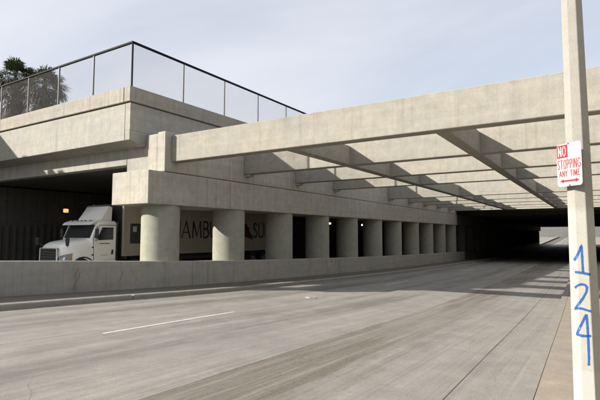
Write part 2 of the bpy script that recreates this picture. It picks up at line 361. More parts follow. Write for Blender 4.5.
def polemat():
    t = NT('speckled pole concrete'); x, y, z = t.sepx()
    sp = t.noise(t.pos, 150, 3, 0.8); md = t.noise(t.pos, 9, 5, 0.65)
    speck = t.ramp(sp, (0.50, 0.68, 1.0, 0.62))
    raw = t.gain((0.315, 0.298, 0.26), t.math('MULTIPLY', speck, t.math('ADD', 0.85, t.math('MULTIPLY', md, 0.3))))
    zz = t.math('ADD', z, t.math('MULTIPLY', t.math('SUBTRACT', md, 0.5), 0.05))
    coat1 = t.ramp(zz, (1.96, 2.06, 1.0, 0.0))                       # cream paint rolled over the lower pole
    coat2 = t.ramp(zz, (0.42, 0.44, 1.0, 0.0))
    chips = t.ramp(t.noise(t.scale(t.pos, (1, 1, 0.7)), 28, 4, 0.7), (0.62, 0.66, 1.0, 0.25))
    c = t.mix(t.math('MULTIPLY', t.math('MULTIPLY', coat1, chips), 0.72), raw, t.gain((0.39, 0.38, 0.338), t.math('ADD', 0.88, t.math('MULTIPLY', md, 0.24))))
    c = t.mix(t.math('MULTIPLY', coat2, 0.85), c, (0.39, 0.395, 0.355))
    t.bump(t.math('ADD', sp, t.math('MULTIPLY', coat1, -0.3)), 0.5, 0.003)
    return t.fin(c, 0.8, 0.25)
M['pole'] = polemat()

# ---------------------------------------------------------------- ground, road, pavements
def frange(a, b, st):
    n = max(1, int(math.ceil((b-a)/st-1e-6))); return [a+(b-a)*i/n for i in range(n+1)]
def strip(name, mat, parent, xa, xb, ya, yb, zt, thick, step=2.5, bevel=0.0):
    """a slab between the lines xa(y) and xb(y) that follows the road's profile, top at road + zt"""
    m = MB(); ys = frange(ya, yb, step); b0 = len(m.v)
    for y in ys:
        z = zr(y)+zt; A, B = xa(y), xb(y)
        m.v += [(A, y, z-thick), (B, y, z-thick), (B, y, z), (A, y, z)]
    n = len(ys)
    for i in range(n-1):
        a, b = 4*i, 4*i+4
        for k in range(4): m.f.append((a+k, a+(k+1) % 4, b+(k+1) % 4, b+k))
    m.f.append((3, 2, 1, 0)); e = 4*(n-1); m.f.append((e, e+1, e+2, e+3))
    return m.build(name, mat, parent, bevel=bevel)
cst = lambda c: (lambda y: c)

m = MB(); ys = [-400,-250,-120,-80,-60,-40,-30]+frange(-20, 260, 5)+[300,400,500,700,900,1500,3000,5000]; xs = [-4000,-1500,-400,-100,-31,-20,0,3,20,100,400,1500,4000]
for y in ys:
    for x in xs: m.v.append((x, y, zr(y)-0.45))
for i in range(len(ys)-1):
    for j in range(len(xs)-1):
        a = i*len(xs)+j; m.f.append((a, a+1, a+1+len(xs), a+len(xs)))
g = m.build('ground', M['earth'], recalc=False); g['kind'] = 'structure'

GAP = 0.004
road = empty('road'); road['kind'] = 'structure'
lanes = [(-12.05, -8.0), (-8.0, -4.1), (-4.1, -1.47), (-1.47, -0.80)]
for li, (a, b) in enumerate(lanes):
    g = GAP if li < 2 else GAP*1.6
    y = -22.0+li*1.3
    while y < 60:
        L = 4.6 if li < 3 else 6.0
        fa = (lambda y, a=a: lx(a, y)+g); fb = (lambda y, b=b: lx(b, y)-g)
        strip('slab', M['road'], road, fa, fb, y+GAP*0.6, y+L-GAP*0.6, random.uniform(-0.002, 0.002), 0.2, 1.2); y += L
    strip('far_slab', M['road'], road, fa, fb, y, 420, 0.0, 0.2, 6.0)
    strip('near_slab', M['road'], road, fa, fb, -140, -22.0+li*1.3, 0.0, 0.2, 6.0)
strip('joint_filler', M['asphalt'], road, cst(-12.1), lambda y: lx(-.78, y), -22, 62, -0.022, 0.1, 2.0)
road2 = empty('opposite_road'); road2['kind'] = 'structure'
for (a, b) in ((-29.9, -25.6), (-25.6, -21.3), (-21.3, -16.6)):
    y = -20.0
    while y < 60: strip('slab', M['road'], road2, cst(a+.01), cst(b-.01), y+.008, y+9.2-.008, 0.0, 0.2, 2.3); y += 9.2
    strip('far_slab', M['road'], road2, cst(a+.01), cst(b-.01), y, 420, 0.0, 0.2, 6.0)
# dashes: where the photo's lane line meets the road
def dash(x0, y0, x1, y1, w=0.055):
    m = MB(); n = 6
    for i in range(n+1):
        t = i/n; x = x0+(x1-x0)*t; y = y0+(y1-y0)*t; z = zr(y)+0.004
        m.v += [(x-w, y, z), (x+w, y, z)]
    for i in range(n): m.f.append((2*i, 2*i+1, 2*i+3, 2*i+2))
    o = m.build('lane_dash', M['line'], road); return o
for k in range(-1, 5):
    y0 = 5.35+k*16.2; y1 = y0+3.95
    f = lambda y: -7.62-0.07*(y-5.4) if y < 26 else -9.06-0.0*(y-26)
    dash(f(y0), y0, f(y1), y1, 0.047)
# near pavement: kerb lengths and slabs
walk = empty('pavement'); walk['kind'] = 'structure'
y = -20.0
while y < 62:
    strip('kerb_stone', M['kerbtop'], walk, lambda y: lx(-.795, y), lambda y: lx(-.605, y), y+.005, y+3.05-.005, 0.12, 0.4, 1.5); y += 3.05
strip('far_kerb', M['kerbtop'], walk, lambda y: lx(-.795, y), lambda y: lx(-.605, y), y, 400, 0.12, 0.4, 6)
y = -20.6
while y < 62:
    strip('paving_slab', M['walk'], walk, lambda y: lx(-.597, y), cst(1.78), y+.004, y+2.44-.004, 0.122+random.uniform(-.002, .002), 0.2, 1.25); y += 2.44
strip('far_paving', M['walk'], walk, lambda y: lx(-.597, y), cst(1.78), y, 400, 0.12, 0.2, 6)
# median: kerb, strip of paving and the far kerb line
med = empty('median'); med['kind'] = 'structure'
y = -21.0
while y < 62:
    strip('kerb_stone', M['kerb'], med, cst(-12.30), cst(-12.06), y+.008, y+6.1-.008, 0.14, 0.4, 1.5, 0.03); y += 6.1
strip('far_kerb', M['kerb'], med, cst(-12.30), cst(-12.06), y, 400, 0.14, 0.4, 6)
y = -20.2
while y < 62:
    strip('paving_slab', M['dirtshadewalk'], med, cst(-13.99), cst(-12.31), y+.005, y+4.9-.005, 0.128, 0.3, 1.5, 0.006); y += 4.9
strip('far_paving', M['dirtshadewalk'], med, cst(-13.99), cst(-12.31), y, 400, 0.128, 0.3, 6)
strip('core', M['kerb'], med, cst(-16.55), cst(-15.3), -20, 400, 0.128, 0.3, 6)

# ---------------------------------------------------------------- median barrier wall
BT = lambda y: zr(y)+1.11
bar = empty('barrier_wall', (0, 0, 0)); tag(bar, 'long low grey concrete barrier wall in front of the round columns', 'barrier')
y = -14.0
while y < 150:
    L = 9.3 if y < 60 else 30
    strip('wall_panel', M['barrier' if y < 57 else 'shadedark'], bar, cst(-14.42), cst(-14.0), y+.004, y+L-.004, 1.11-0.0, 1.3, 1.5, 0.025); y += L

for pix in ([(72, 290), (75, 284), (79, 277), (80, 272)], [(74, 276), (77, 272), (79, 268)], [(118, 283), (121, 278), (123, 272)], [(266, 262), (270, 262.8), (275, 265.5), (278, 267.5)]):
    m = MB(); q = [onX(u, v, -13.996) for u, v in pix]
    for a in q: m.v += [(a.x, a.y-.009, a.z), (a.x, a.y+.009, a.z)]
    for k in range(len(q)-1): m.f.append((2*k, 2*k+1, 2*k+3, 2*k+2))
    m.build('scuff_mark', M['scuff'], bar, recalc=False)

# ---------------------------------------------------------------- median pier: columns, cap, bulkhead wall
pier = empty('bridge_pier', (-15, 12.8, 0)); tag(pier, 'row of round columns under a long concrete cap beam on the median', 'bridge pier')
def child(o, par):                                     # meshes are in world coordinates: keep them there under a moved Empty
    o.parent = par; o.matrix_parent_inverse = Matrix.Translation(par.location).inverted(); return o
CAPB, CAPT = 2.92, 4.19
colY = [12.87,17.0,21.17,25.35,29.5,33.9,38.2,42.8,47.3,51.9,56.5]+[61+4.5*i for i in range(21)]
for y in colY:
    b = zr(y)-0.2; m = MB(); n = 40
    r = 0.75
    m.lathe([(r, b), (r, 0.2), (r, 1.0), (r, 2.0), (r, CAPB+0.002)], n, 'z', (-14.8, y, 0))
    child(m.build('column', M['colpaint' if y < 58 else 'shadedark'], smooth=True), pier)
def cbox(name, mat, par, *a, bevel=0.015):
    return child(MB().box(*a).build(name, mat, bevel=bevel), par)
ys = [11.56, 24.0, 36.5, 48.0, 57.0, 75, 95, 122, 155.0]
for a, b in zip(ys[:-1], ys[1:]):
    cbox('cap_beam', M['cap' if a < 56 else 'shadedark'], pier, -16.15, -14.0, a+(0 if a == ys[0] else .008), b-.008, CAPB, CAPT, bevel=0.02)
cbox('bulkhead', M['fascia'], pier, -16.72, -15.06, 12.652, 57.0, CAPT+0.03, 5.90, bevel=0.02)
child(MB().prism([(-15.04, CAPT+.03), (-14.03, CAPT+.03), (-14.03, 5.80), (-14.47, 5.80), (-14.47, 5.74), (-15.04, 5.74)], 'y', 12.35, 57.0).build('bearing_wall', M['cap'], bevel=0.02), pier)
cbox('bearing_strip', M['asphalt'], pier, -16.1, -14.09, 12.7, 57.0, CAPT-.005, CAPT+0.035, bevel=0)

# ---------------------------------------------------------------- left bridge
br = empty('bridge_deck', (-15, 11.4, 4.6)); tag(br, 'pale concrete bridge deck with parapet over the lanes where the truck is', 'bridge')
LX0 = -60.0
YG = 12.65
cbox('deck_slab', M['fascia'], br, LX0, -16.73, YG+.002, 13.1, 4.70, 6.60, bevel=0.02)
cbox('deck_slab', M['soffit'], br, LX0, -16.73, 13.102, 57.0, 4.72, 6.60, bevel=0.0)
cbox('deck_slab', M['cap'], br, -16.72, -15.52, YG+.002, 57.0, 5.905, 6.60, bevel=0.0)
child(MB().prism([(11.82, 5.53), (YG, 5.38), (YG, 6.55), (12.14, 6.55), (12.14, 7.03), (11.82, 7.03)], 'x', LX0, -15.82).build('overhang', M['fascia'], bevel=0.015), br)
child(MB().prism([(11.82, 5.53), (12.5, 5.35), (YG, 5.38), (YG, 5.925), (11.82, 5.925)], 'x', -15.80, -15.5).build('overhang_end', M['fascia'], bevel=0.012), br)
child(MB().box(-15.80, -15.502, 11.822, 57.0, 5.928, 7.03).build('side_wall', M['fascia']), br)
cbox('parapet_cap', M['lip'], br, LX0, -15.83, 11.74, 12.20, 7.07, 7.69, bevel=0.02)
for a, b in ((11.74, 24), (24, 36), (36, 48), (48, 57)): cbox('parapet_cap', M['lip'], br, -15.81, -15.43, a, b-.012, 7.07, 7.69, bevel=0.02)
cbox('shadow_joint', M['asphalt'], br, LX0, -15.54, 11.88, 12.10, 7.02, 7.08, bevel=0)
cbox('shadow_joint', M['asphalt'], br, -15.79, -15.55, 12.11, 56.9, 7.02, 7.08, bevel=0)
cbox('deck_surface', M['asphalt'], br, LX0, -15.83, 12.21, 57, 6.602, 6.65, bevel=0)

# ---------------------------------------------------------------- fence on the parapet
fen = empty('mesh_fence', (-15.62, 11.945, 7.69)); tag(fen, 'wire mesh fence with black top rail along the bridge parapet', 'fence')
FX, FY, FZ0, FZ1 = -15.62, 11.945, 7.66, 9.55
def post(x, y, mat='steel', r=0.032):
    child(MB().box(x-r, x+r, y-r, y+r, FZ0, FZ1-.02).build('post', M[mat], bevel=0.006), fen)
    child(MB().box(x-.08, x+.08, y-.08, y+.08, 7.685, 7.705).build('base_plate', M['steel'], bevel=0.003), fen)
post(FX, FY, 'black', 0.03)
pxs = [FX]+[-18.2-2.645*i for i in range(12)]
pys = [FY]+[14.72+2.77*i for i in range(15)]
for x in pxs[1:]: post(x, FY)
for y in pys[1:]: post(FX, y)
child(MB().box(pxs[-1], FX+.04, FY-.045, FY+.045, FZ1-.02, FZ1+.065).build('top_rail', M['black'], bevel=0.01), fen)
child(MB().box(FX-.045, FX+.045, FY+.05, pys[-1], FZ1-.02, FZ1+.065).build('top_rail', M['black'], bevel=0.01), fen)
for a, b in zip(pxs[:-1], pxs[1:]): child(MB().poly([(b+.04, FY, FZ0+.05), (a-.04, FY, FZ0+.05), (a-.04, FY, FZ1-.03), (b+.04, FY, FZ1-.03)]).build('mesh_panel', M['wire']), fen)
for a, b in zip(pys[:-1], pys[1:]): child(MB().poly([(FX, a+.04, FZ0+.05), (FX, b-.04, FZ0+.05), (FX, b-.04, FZ1-.03), (FX, a+.04, FZ1-.03)]).build('mesh_panel', M['wire']), fen)

# ---------------------------------------------------------------- concrete trellis over the near road
tre = empty('concrete_trellis', (-6, 12.66, 4.62)); tag(tre, 'open grid of pale concrete beams spanning above the road', 'concrete trellis')
BZ0, BZ1 = 4.62, 5.67
crossY = [12.66, 17.16, 21.62, 26.05, 35.3, 40.0, 44.4, 48.9, 53.4]
TH = 0.46
TRX = 1.74
for i, y in enumerate(crossY):
    child(MB().box(-14.02, TRX, y, y+TH, BZ0, BZ1).build('cross_beam', M['beam'], bevel=0.018), tre)
    if i: child(MB().box(-14.02, -13.74, y+.06, y+TH-.06, BZ0-.11, BZ0-.003).build('bearing_pad', M['cap'], bevel=0.01), tre)
for (xa, xb) in ((-8.86, -8.44), (-3.76, -3.36)):
    for a, b in zip(crossY, crossY[1:]+[57.0]):
        child(MB().box(xa, xb, a+TH+.002, b-.002, BZ0+.004, 5.40).build('long_beam', M['beam'], bevel=0.015), tre)

# ---------------------------------------------------------------- second bridge: the dark underpass beyond
un = empty('underpass_bridge', (-14, 57, 4.5)); tag(un, 'wide dark bridge roofing the road beyond the trellis', 'bridge')
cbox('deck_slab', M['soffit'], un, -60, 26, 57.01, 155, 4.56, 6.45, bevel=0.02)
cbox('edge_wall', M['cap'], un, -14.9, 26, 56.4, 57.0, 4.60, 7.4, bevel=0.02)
cbox('exit_beam', M['shadedark'], un, -60, 26, 155.01, 155.5, 4.1, 7.4, bevel=0.02)
for y in [63+6.2*i for i in range(15)]: cbox('soffit_girder', M['shadedark'], un, -29.9, 1.78, y, y+.7, 4.20, 4.555, bevel=0.02)
cbox('deck_surface', M['asphalt'], un, -59, 25, 57.1, 154.9, 6.452, 6.5, bevel=0)

# ---------------------------------------------------------------- side walls
rw = empty('retaining_wall', (2, 12, 0)); tag(rw, 'concrete retaining wall behind the pavement carrying the trellis ends', 'wall')
def profwall(name, par, x0, x1, ya, yb, top, mat, step=3.0):
    m = MB(); ys = frange(ya, yb, step)
    for y in ys:
        b = zr(y)-0.5; t = top(y); m.v += [(x0, y, b), (x1, y, b), (x1, y, t), (x0, y, t)]
    n = len(ys)
    for i in range(n-1):
        a, b = 4*i, 4*i+4
        for k in range(4): m.f.append((a+k, a+(k+1) % 4, b+(k+1) % 4, b+k))
    m.f.append((3, 2, 1, 0)); e = 4*(n-1); m.f.append((e, e+1, e+2, e+3))
    return child(m.build(name, mat, bevel=0.012), par)
y = -16.0
while y < 57:
    profwall('wall_panel', rw, 1.79, 2.3, y+.006, y+6.6-.006, (lambda q: 5.7 if q > 10 else max(zr(q)+.9, 5.7-.22*(10-q))), M['wall']); y += 6.6
profwall('wall_panel', rw, 1.79, 2.3, y, 155, cst(4.55), M['shadedark'], 10)
profwall('wall_panel', rw, 1.79, 2.3, 155.5, 225, (lambda q: 5.2-.045*(q-155.5)), M['wall'], 10)
lw = empty('ribbed_wall', (-30, 12, 0)); tag(lw, 'dark ribbed retaining wall across the lanes behind the truck', 'wall')
y = 12.4
while y < 57: profwall('wall_panel', lw, -30.6, -30.0, y+.006, y+7.4-.006, cst(4.63), M['shadedark']); y += 7.4
profwall('wall_panel', lw, -30.6, -30.0, y, 155, cst(4.55), M['shadedark'], 10)
y = 12.6
ribm = None
while y < 57:
    o = child(MB().box(-30.0, -29.90, y, y+.17, zr(y)-.1, 2.35).build('rib', M['shadedark'], bevel=0.01), lw); y += 0.42
sw = empty('shade_wall', (-30.5, 0, 0)); tag(sw, 'tall plain concrete wall added out of view to shade the truck', 'wall')  # unseen wall, added and stepped to shade the truck and bridge fascia
for a, b, h_ in ((-1.5, 3.6, 11.25), (3.6, 4.5, 10.75), (4.5, 11.2, 10.2)):
    profwall('wall_panel', sw, -30.9, -30.5, a+.006, b-.006, cst(h_), M['wall'], 1.5)
em = empty('embankment'); em['kind'] = 'structure'
child(MB().box(-600, -31.0, 12.4, 500, -6, 6.2).build('fill', M['earth']), em)
child(MB().prism([(-31.0, -6), (-31.0, 6.2), (-600, 6.2), (-600, -6)], 'y', -200, 11.3).build('fill', M['earth']), em)
child(MB().box(2.31, 500, 20, 500, -6, 5.4).build('fill', M['earth']), em)
hill = MB(); n = 40
for i in range(n+1):
    x = -140+240*i/n
    for j in range(6):
        hill.v.append((x, 262+9*j+14*math.sin(i*.2), zr(262)-.6+9.0*math.sin(j/5*math.pi/2)+random.uniform(-.4, .4)))
for i in range(n):
    for j in range(5): a = i*6+j; hill.f.append((a, a+6, a+7, a+1))
M['slopepave'] = concrete('slope paving', (0.125, 0.122, 0.115), 0.2, 0.0, 0.4, 41.0)
h = hill.build('hill', M['slopepave']); h['kind'] = 'structure'

# ---------------------------------------------------------------- tunnel lamps on the ribbed wall
def wall_lamp(x, y, z, mat, label):
    t = empty('wall_lamp', (x, y, z)); tag(t, label, 'lamp', 'lamps on the ribbed wall')
    MB().box(0.0, 0.10, -.20, .20, -.16, .20).build('housing', M['darkplastic'], t, bevel=0.02)
    MB().box(0.095, 0.22, -.16, .16, -.12, .12).build('lens', M[mat], t, bevel=0.03)
    return t
wall_lamp(-29.9, 17.85, 3.36, 'lampglow', 'orange lit box lamp on the dark wall above the truck hood')
wall_lamp(-29.9, 54.3, 3.27, 'lampwhite', 'small lit lamp glimpsed past the edge of a column')
wall_lamp(-29.9, 64.3, 3.25, 'lampwhite', 'bright lit lamp in the dark gap between two columns')

# ---------------------------------------------------------------- stroke lettering
GL = {
 'H': (.74, [[(0,0),(0,1)], [(.74,0),(.74,1)], [(0,.52),(.74,.52)]]),
 'A': (.80, [[(0,0),(.40,1)], [(.40,1),(.80,0)], [(.14,.33),(.66,.33)]]),
 'M': (.96, [[(.04,0),(.12,1)], [(.12,1),(.48,.10)], [(.48,.10),(.84,1)], [(.84,1),(.92,0)]]),
 'B': (.56, [[(0,0),(0,1)], [(0,1),(.32,1),(.46,.90),(.48,.76),(.42,.60),(.30,.54),(0,.54)], [(.30,.54),(.50,.44),(.55,.27),(.48,.08),(.30,0),(0,0)]]),
 'U': (.68, [[(0,1),(0,.30),(.08,.09),(.24,0),(.44,0),(.60,.09),(.68,.30),(.68,1)]]),
 'R': (.62, [[(0,0),(0,1)], [(0,1),(.32,1),(.48,.90),(.50,.74),(.44,.58),(.30,.50),(0,.50)], [(.26,.50),(.62,0)]]),
 'G': (.78, [[(.74,.84),(.62,.96),(.42,1),(.20,.92),(.05,.70),(.02,.48),(.07,.24),(.22,.05),(.44,0),(.64,.05),(.75,.14),(.75,.44)], [(.48,.44),(.75,.44)]]),
 'S': (.50, [[(.46,.88),(.36,.98),(.24,1),(.10,.95),(.03,.80),(.08,.64),(.24,.53),(.40,.42),(.49,.26),(.44,.09),(.28,0),(.14,.01),(.01,.10)]]),
 'D': (.76, [[(0,0),(0,1)], [(0,1),(.34,1),(.58,.92),(.73,.70),(.76,.48),(.70,.24),(.55,.07),(.34,0),(0,0)]]),
 'N': (.62, [[(0,0),(0,1)], [(0,1),(.62,0)], [(.62,0),(.62,1)]]),
 'O': (.66, [[(.33,1),(.12,.92),(.0,.66),(.0,.34),(.12,.08),(.33,0),(.54,.08),(.66,.34),(.66,.66),(.54,.92),(.33,1)]]),
 'T': (.58, [[(0,1),(.58,1)], [(.29,1),(.29,0)]]),
 'P': (.54, [[(0,0),(0,1)], [(0,1),(.32,1),(.50,.90),(.54,.74),(.48,.56),(.32,.48),(0,.48)]]),
 'I': (.0, [[(0,0),(0,1)]]),
 'Y': (.66, [[(0,1),(.33,.46)], [(.66,1),(.33,.46)], [(.33,.46),(.33,0)]]),
 'E': (.50, [[(.5,1),(0,1),(0,0),(.5,0)], [(0,.52),(.42,.52)]]),
}
def stroke2d(pts, w):
    """quads of a thick polyline: list of 4-point polygons in 2-D"""
    out = []
    for (x0, y0), (x1, y1) in zip(pts[:-1], pts[1:]):
        dx, dy = x1-x0, y1-y0; L = math.hypot(dx, dy) or 1e-6; dx /= L; dy /= L; h = w/2; e = h*0.55
        x0 -= dx*e; y0 -= dy*e; x1 += dx*e; y1 += dy*e
        out.append([(x0+dy*h, y0-dx*h), (x1+dy*h, y1-dx*h), (x1-dy*h, y1+dx*h), (x0-dy*h, y0+dx*h)])
    return out
def letter_mesh(ch, sx, sy, w, wthin, place):
    m = MB()
    for k, st in enumerate(GL[ch][1]):
        pts = [(p[0]*sx, p[1]*sy) for p in st]
        dx = abs(pts[-1][0]-pts[0][0]); dy = pts[-1][1]-pts[0][1]
        thin = len(st) == 2 and (abs(dy) < 0.3*sy or (dy*(pts[-1][0]-pts[0][0]) > 0 and dx > 0.1*sx))
        for q in stroke2d(pts, wthin if thin else w):
            m.poly([place(a, b, 0.0004*(k+1)) for a, b in q])
    return m

# ---------------------------------------------------------------- the truck: tractor, chassis, container
TX, TY = -20.15, 11.15; TZ = zr(13.0)
trk = empty('semi_truck', (TX, TY, TZ)); tag(trk, 'white day cab truck tractor facing out of the shade beneath the bridge', 'truck')
P_ = lambda mb, name, mat, par=trk, **k: mb.build(name, M[mat], par, **k)
HWd = 1.13
# hood: rings from grille back to the cowl (half widths and heights)
def ringmesh(rings, n=16):
    m = MB(); N = len(rings[0])
    for r in rings: m.v += r
    for i in range(len(rings)-1):
        for k in range(N-1): m.f.append((i*N+k, i*N+k+1, (i+1)*N+k+1, (i+1)*N+k))
    m.f.append(tuple(range(N))); m.f.append(tuple((len(rings)-1)*N+k for k in range(N-1, -1, -1)))
    return m
def hood_ring(y, hw, zt, zs, zb):
    c = []
    for k in range(13):
        a = math.pi*k/12; ex = 0.42
        cx = math.copysign(abs(math.cos(a))**ex, math.cos(a)); sx_ = math.sin(a)**0.65
        c.append((hw*cx, y, zs+(zt-zs)*sx_))
    return [(hw, y, zb)]+c+[(-hw, y, zb)]
P_(ringmesh([hood_ring(.30, .70, 1.58, 1.28, .62), hood_ring(.36, .84, 1.66, 1.32, .60), hood_ring(.50, .98, 1.77, 1.34, .60), hood_ring(.7, 1.06, 1.85, 1.40, .98), hood_ring(1.1, 1.08, 1.92, 1.46, 1.16), hood_ring(1.45, 1.10, 1.98, 1.55, .98), hood_ring(1.62, 1.11, 2.0, 1.6, .9)]), 'hood', 'truckwhite', smooth=True)
gr = P_(MB().prism([(-.62, .62), (.62, .62), (.60, 1.50), (-.60, 1.50)], 'y', .22, .31), 'grille', 'darkplastic', bevel=0.03)
for k in range(7): MB().box(-.56, .56, .195, .225, .72+.11*k, .745+.11*k).build('grille_bar', M['chrome'], gr)
for s in (-1, 1):
    MB().prism([(s*.62, .60), (s*.70, .60), (s*.68, 1.54), (s*.60, 1.54)], 'y', .18, .30).build('grille_surround', M['chrome'], gr, bevel=0.015)
MB().box(-.66, .66, .19, .30, 1.50, 1.57).build('grille_surround', M['chrome'], gr, bevel=0.02)
bp = P_(MB().prism([(-1.12, .54), (-1.02, .24), (-.6, .12), (.6, .12), (1.02, .24), (1.12, .54), (1.0, .56), (-1.0, .56)], 'z', .28, .64), 'bumper', 'truckwhite', bevel=0.03)
for s in (-1, 1):
    hl = P_(MB().hexa([(s*.72, .26, 1.00), (s*1.00, .36, 1.00), (s*1.085, .64, 1.06), (s*.9, .6, 1.0), (s*.72, .28, 1.24), (s*1.0, .40, 1.30), (s*1.085, .70, 1.36), (s*.9, .6, 1.3)]), 'headlight', 'lens', bevel=0.02)
    MB().hexa([(s*.78, .265, 1.06), (s*.96, .33, 1.06), (s*1.0, .39, 1.06), (s*.8, .35, 1.06), (s*.78, .275, 1.16), (s*.96, .345, 1.18), (s*1.0, .40, 1.18), (s*.8, .35, 1.16)]).build('lamp_bowl', M['chrome'], hl)
    MB().box(min(s*1.03, s*1.09), max(s*1.03, s*1.09), .56, .64, 1.10, 1.17).build('turn_lens', M['amber'], hl, bevel=0.01)
    fe = MB()                                           # fender lip over the front wheel
    arc = [(1.16+.58*math.cos(math.pi*k/10), .52+.62*math.sin(math.pi*k/10)) for k in range(11)]
    for (a, b), (c, d) in zip(arc[:-1], arc[1:]):
        fe.hexa([(s*.98, a, b), (s*1.14, a, b), (s*1.14, c, d), (s*.98, c, d), (s*.98, a, b+.05), (s*1.14, a, b+.05), (s*1.14, c, d+.05), (s*.98, c, d+.05)])
    P_(fe, 'fender_lip', 'darkplastic')
    wl_ = MB().box(min(s*.60, s*1.05), max(s*.60, s*1.05), .66, 1.64, .55, 1.16); P_(wl_, 'wheel_well', 'darkplastic')
    hm = P_(MB().tube([(s*.92, .52, 1.62), (s*1.16, .36, 1.80), (s*1.18, .34, 1.98)], .014, 6), 'hood_mirror', 'darkplastic')
    MB().hexa([(s*1.12, .30, 1.66), (s*1.26, .30, 1.66), (s*1.26, .40, 1.66), (s*1.12, .40, 1.66), (s*1.10, .28, 2.02), (s*1.27, .28, 2.02), (s*1.27, .42, 2.02), (s*1.10, .42, 2.02)]).build('mirror_head', M['darkplastic'], hm, bevel=0.03)
    mm = P_(MB().tube([(s*1.12, 1.72, 1.88), (s*1.36, 1.62, 1.92), (s*1.38, 1.60, 2.46), (s*1.12, 1.75, 2.52)], .018, 6), 'door_mirror', 'darkplastic')
    MB().box(min(s*1.27, s*1.45), max(s*1.27, s*1.45), 1.55, 1.66, 1.98, 2.42).build('mirror_head', M['darkplastic'], mm, bevel=0.03)
    P_(MB().tube([(s*.92, 2.94, .7), (s*.92, 2.94, 2.2), (s*.92, 2.98, 2.75)], .065, 10), 'air_intake', 'chassis', smooth=True)
    ft = P_(MB().lathe([(.27, 0), (.30, .03), (.30, 1.1), (.27, 1.13)], 20, 'y', (s*.92, 1.75, .62)), 'fuel_tank', 'chrome', smooth=True)
    P_(MB().box(min(s*.72, s*1.2), max(s*.72, s*1.2), 1.72, 2.6, .88, .93), 'step', 'chrome', bevel=0.01)
# cab shell
cab = P_(MB().prism([(1.60, .95), (2.80, .95), (2.82, 2.62), (2.72, 2.78), (2.0, 2.80), (1.80, 2.70), (1.50, 1.97)], 'x', -HWd, HWd), 'cab', 'truckwhite', bevel=0.06, seg=2, smooth=True)
P_(MB().hexa([(-1.0, 1.475, 2.00), (1.0, 1.475, 2.00), (1.0, 1.60, 2.00), (-1.0, 1.60, 2.00), (-.99, 1.745, 2.60), (.99, 1.745, 2.60), (.99, 1.86, 2.60), (-.99, 1.86, 2.60)]), 'windshield', 'glass', bevel=0.02)
P_(MB().box(-.015, .015, 1.46, 1.50, 2.0, 2.02), 'wiper_pivot', 'darkplastic')
for s in (-1, 1): P_(MB().tube([(s*.2, 1.465, 2.02), (s*.75, 1.50, 2.10)], .012, 5), 'wiper', 'darkplastic')
vis = P_(MB().prism([(1.42, 2.60), (1.46, 2.58), (1.86, 2.74), (2.1, 2.80), (1.85, 2.83), (1.55, 2.72)], 'x', -1.09, 1.09), 'sun_visor', 'truckwhite', bevel=0.02, smooth=True)
for k in (-.7, -.3, 0, .3, .7): MB().lathe([(.05, 0), (.045, .03), (.02, .045)], 10, 'z', (k, 1.72, 2.775)).build('marker_lamp', M['darkplastic'], vis)
fr = P_(MB().hexa([(-.85, 2.02, 2.79), (.85, 2.02, 2.79), (.85, 2.16, 2.79), (-.85, 2.16, 2.79), (-.80, 2.50, 3.50), (.80, 2.50, 3.50), (.80, 2.60, 3.50), (-.80, 2.60, 3.50)]), 'roof_fairing', 'truckwhite', bevel=0.03, smooth=True)
for s in (-1, 1):
    MB().prism([(2.10, 2.79), (2.70, 2.79), (2.72, 3.45), (2.52, 3.49)], 'x', min(s*.78, s*.86), max(s*.78, s*.86)).build('fairing_cheek', M['truckwhite'], fr, bevel=0.015)
    MB().tube([(s*.5, 2.35, 3.1), (s*.5, 2.74, 2.8)], .02, 6).build('stay', M['chassis'], fr)
MB().hexa([(-.82, 2.47, 3.47), (.82, 2.47, 3.47), (.82, 2.68, 3.47), (-.82, 2.68, 3.47), (-.82, 2.53, 3.56), (.82, 2.53, 3.56), (.82, 2.72, 3.55), (-.82, 2.72, 3.55)]).build('fairing_edge', M['steel'], fr, bevel=0.02)
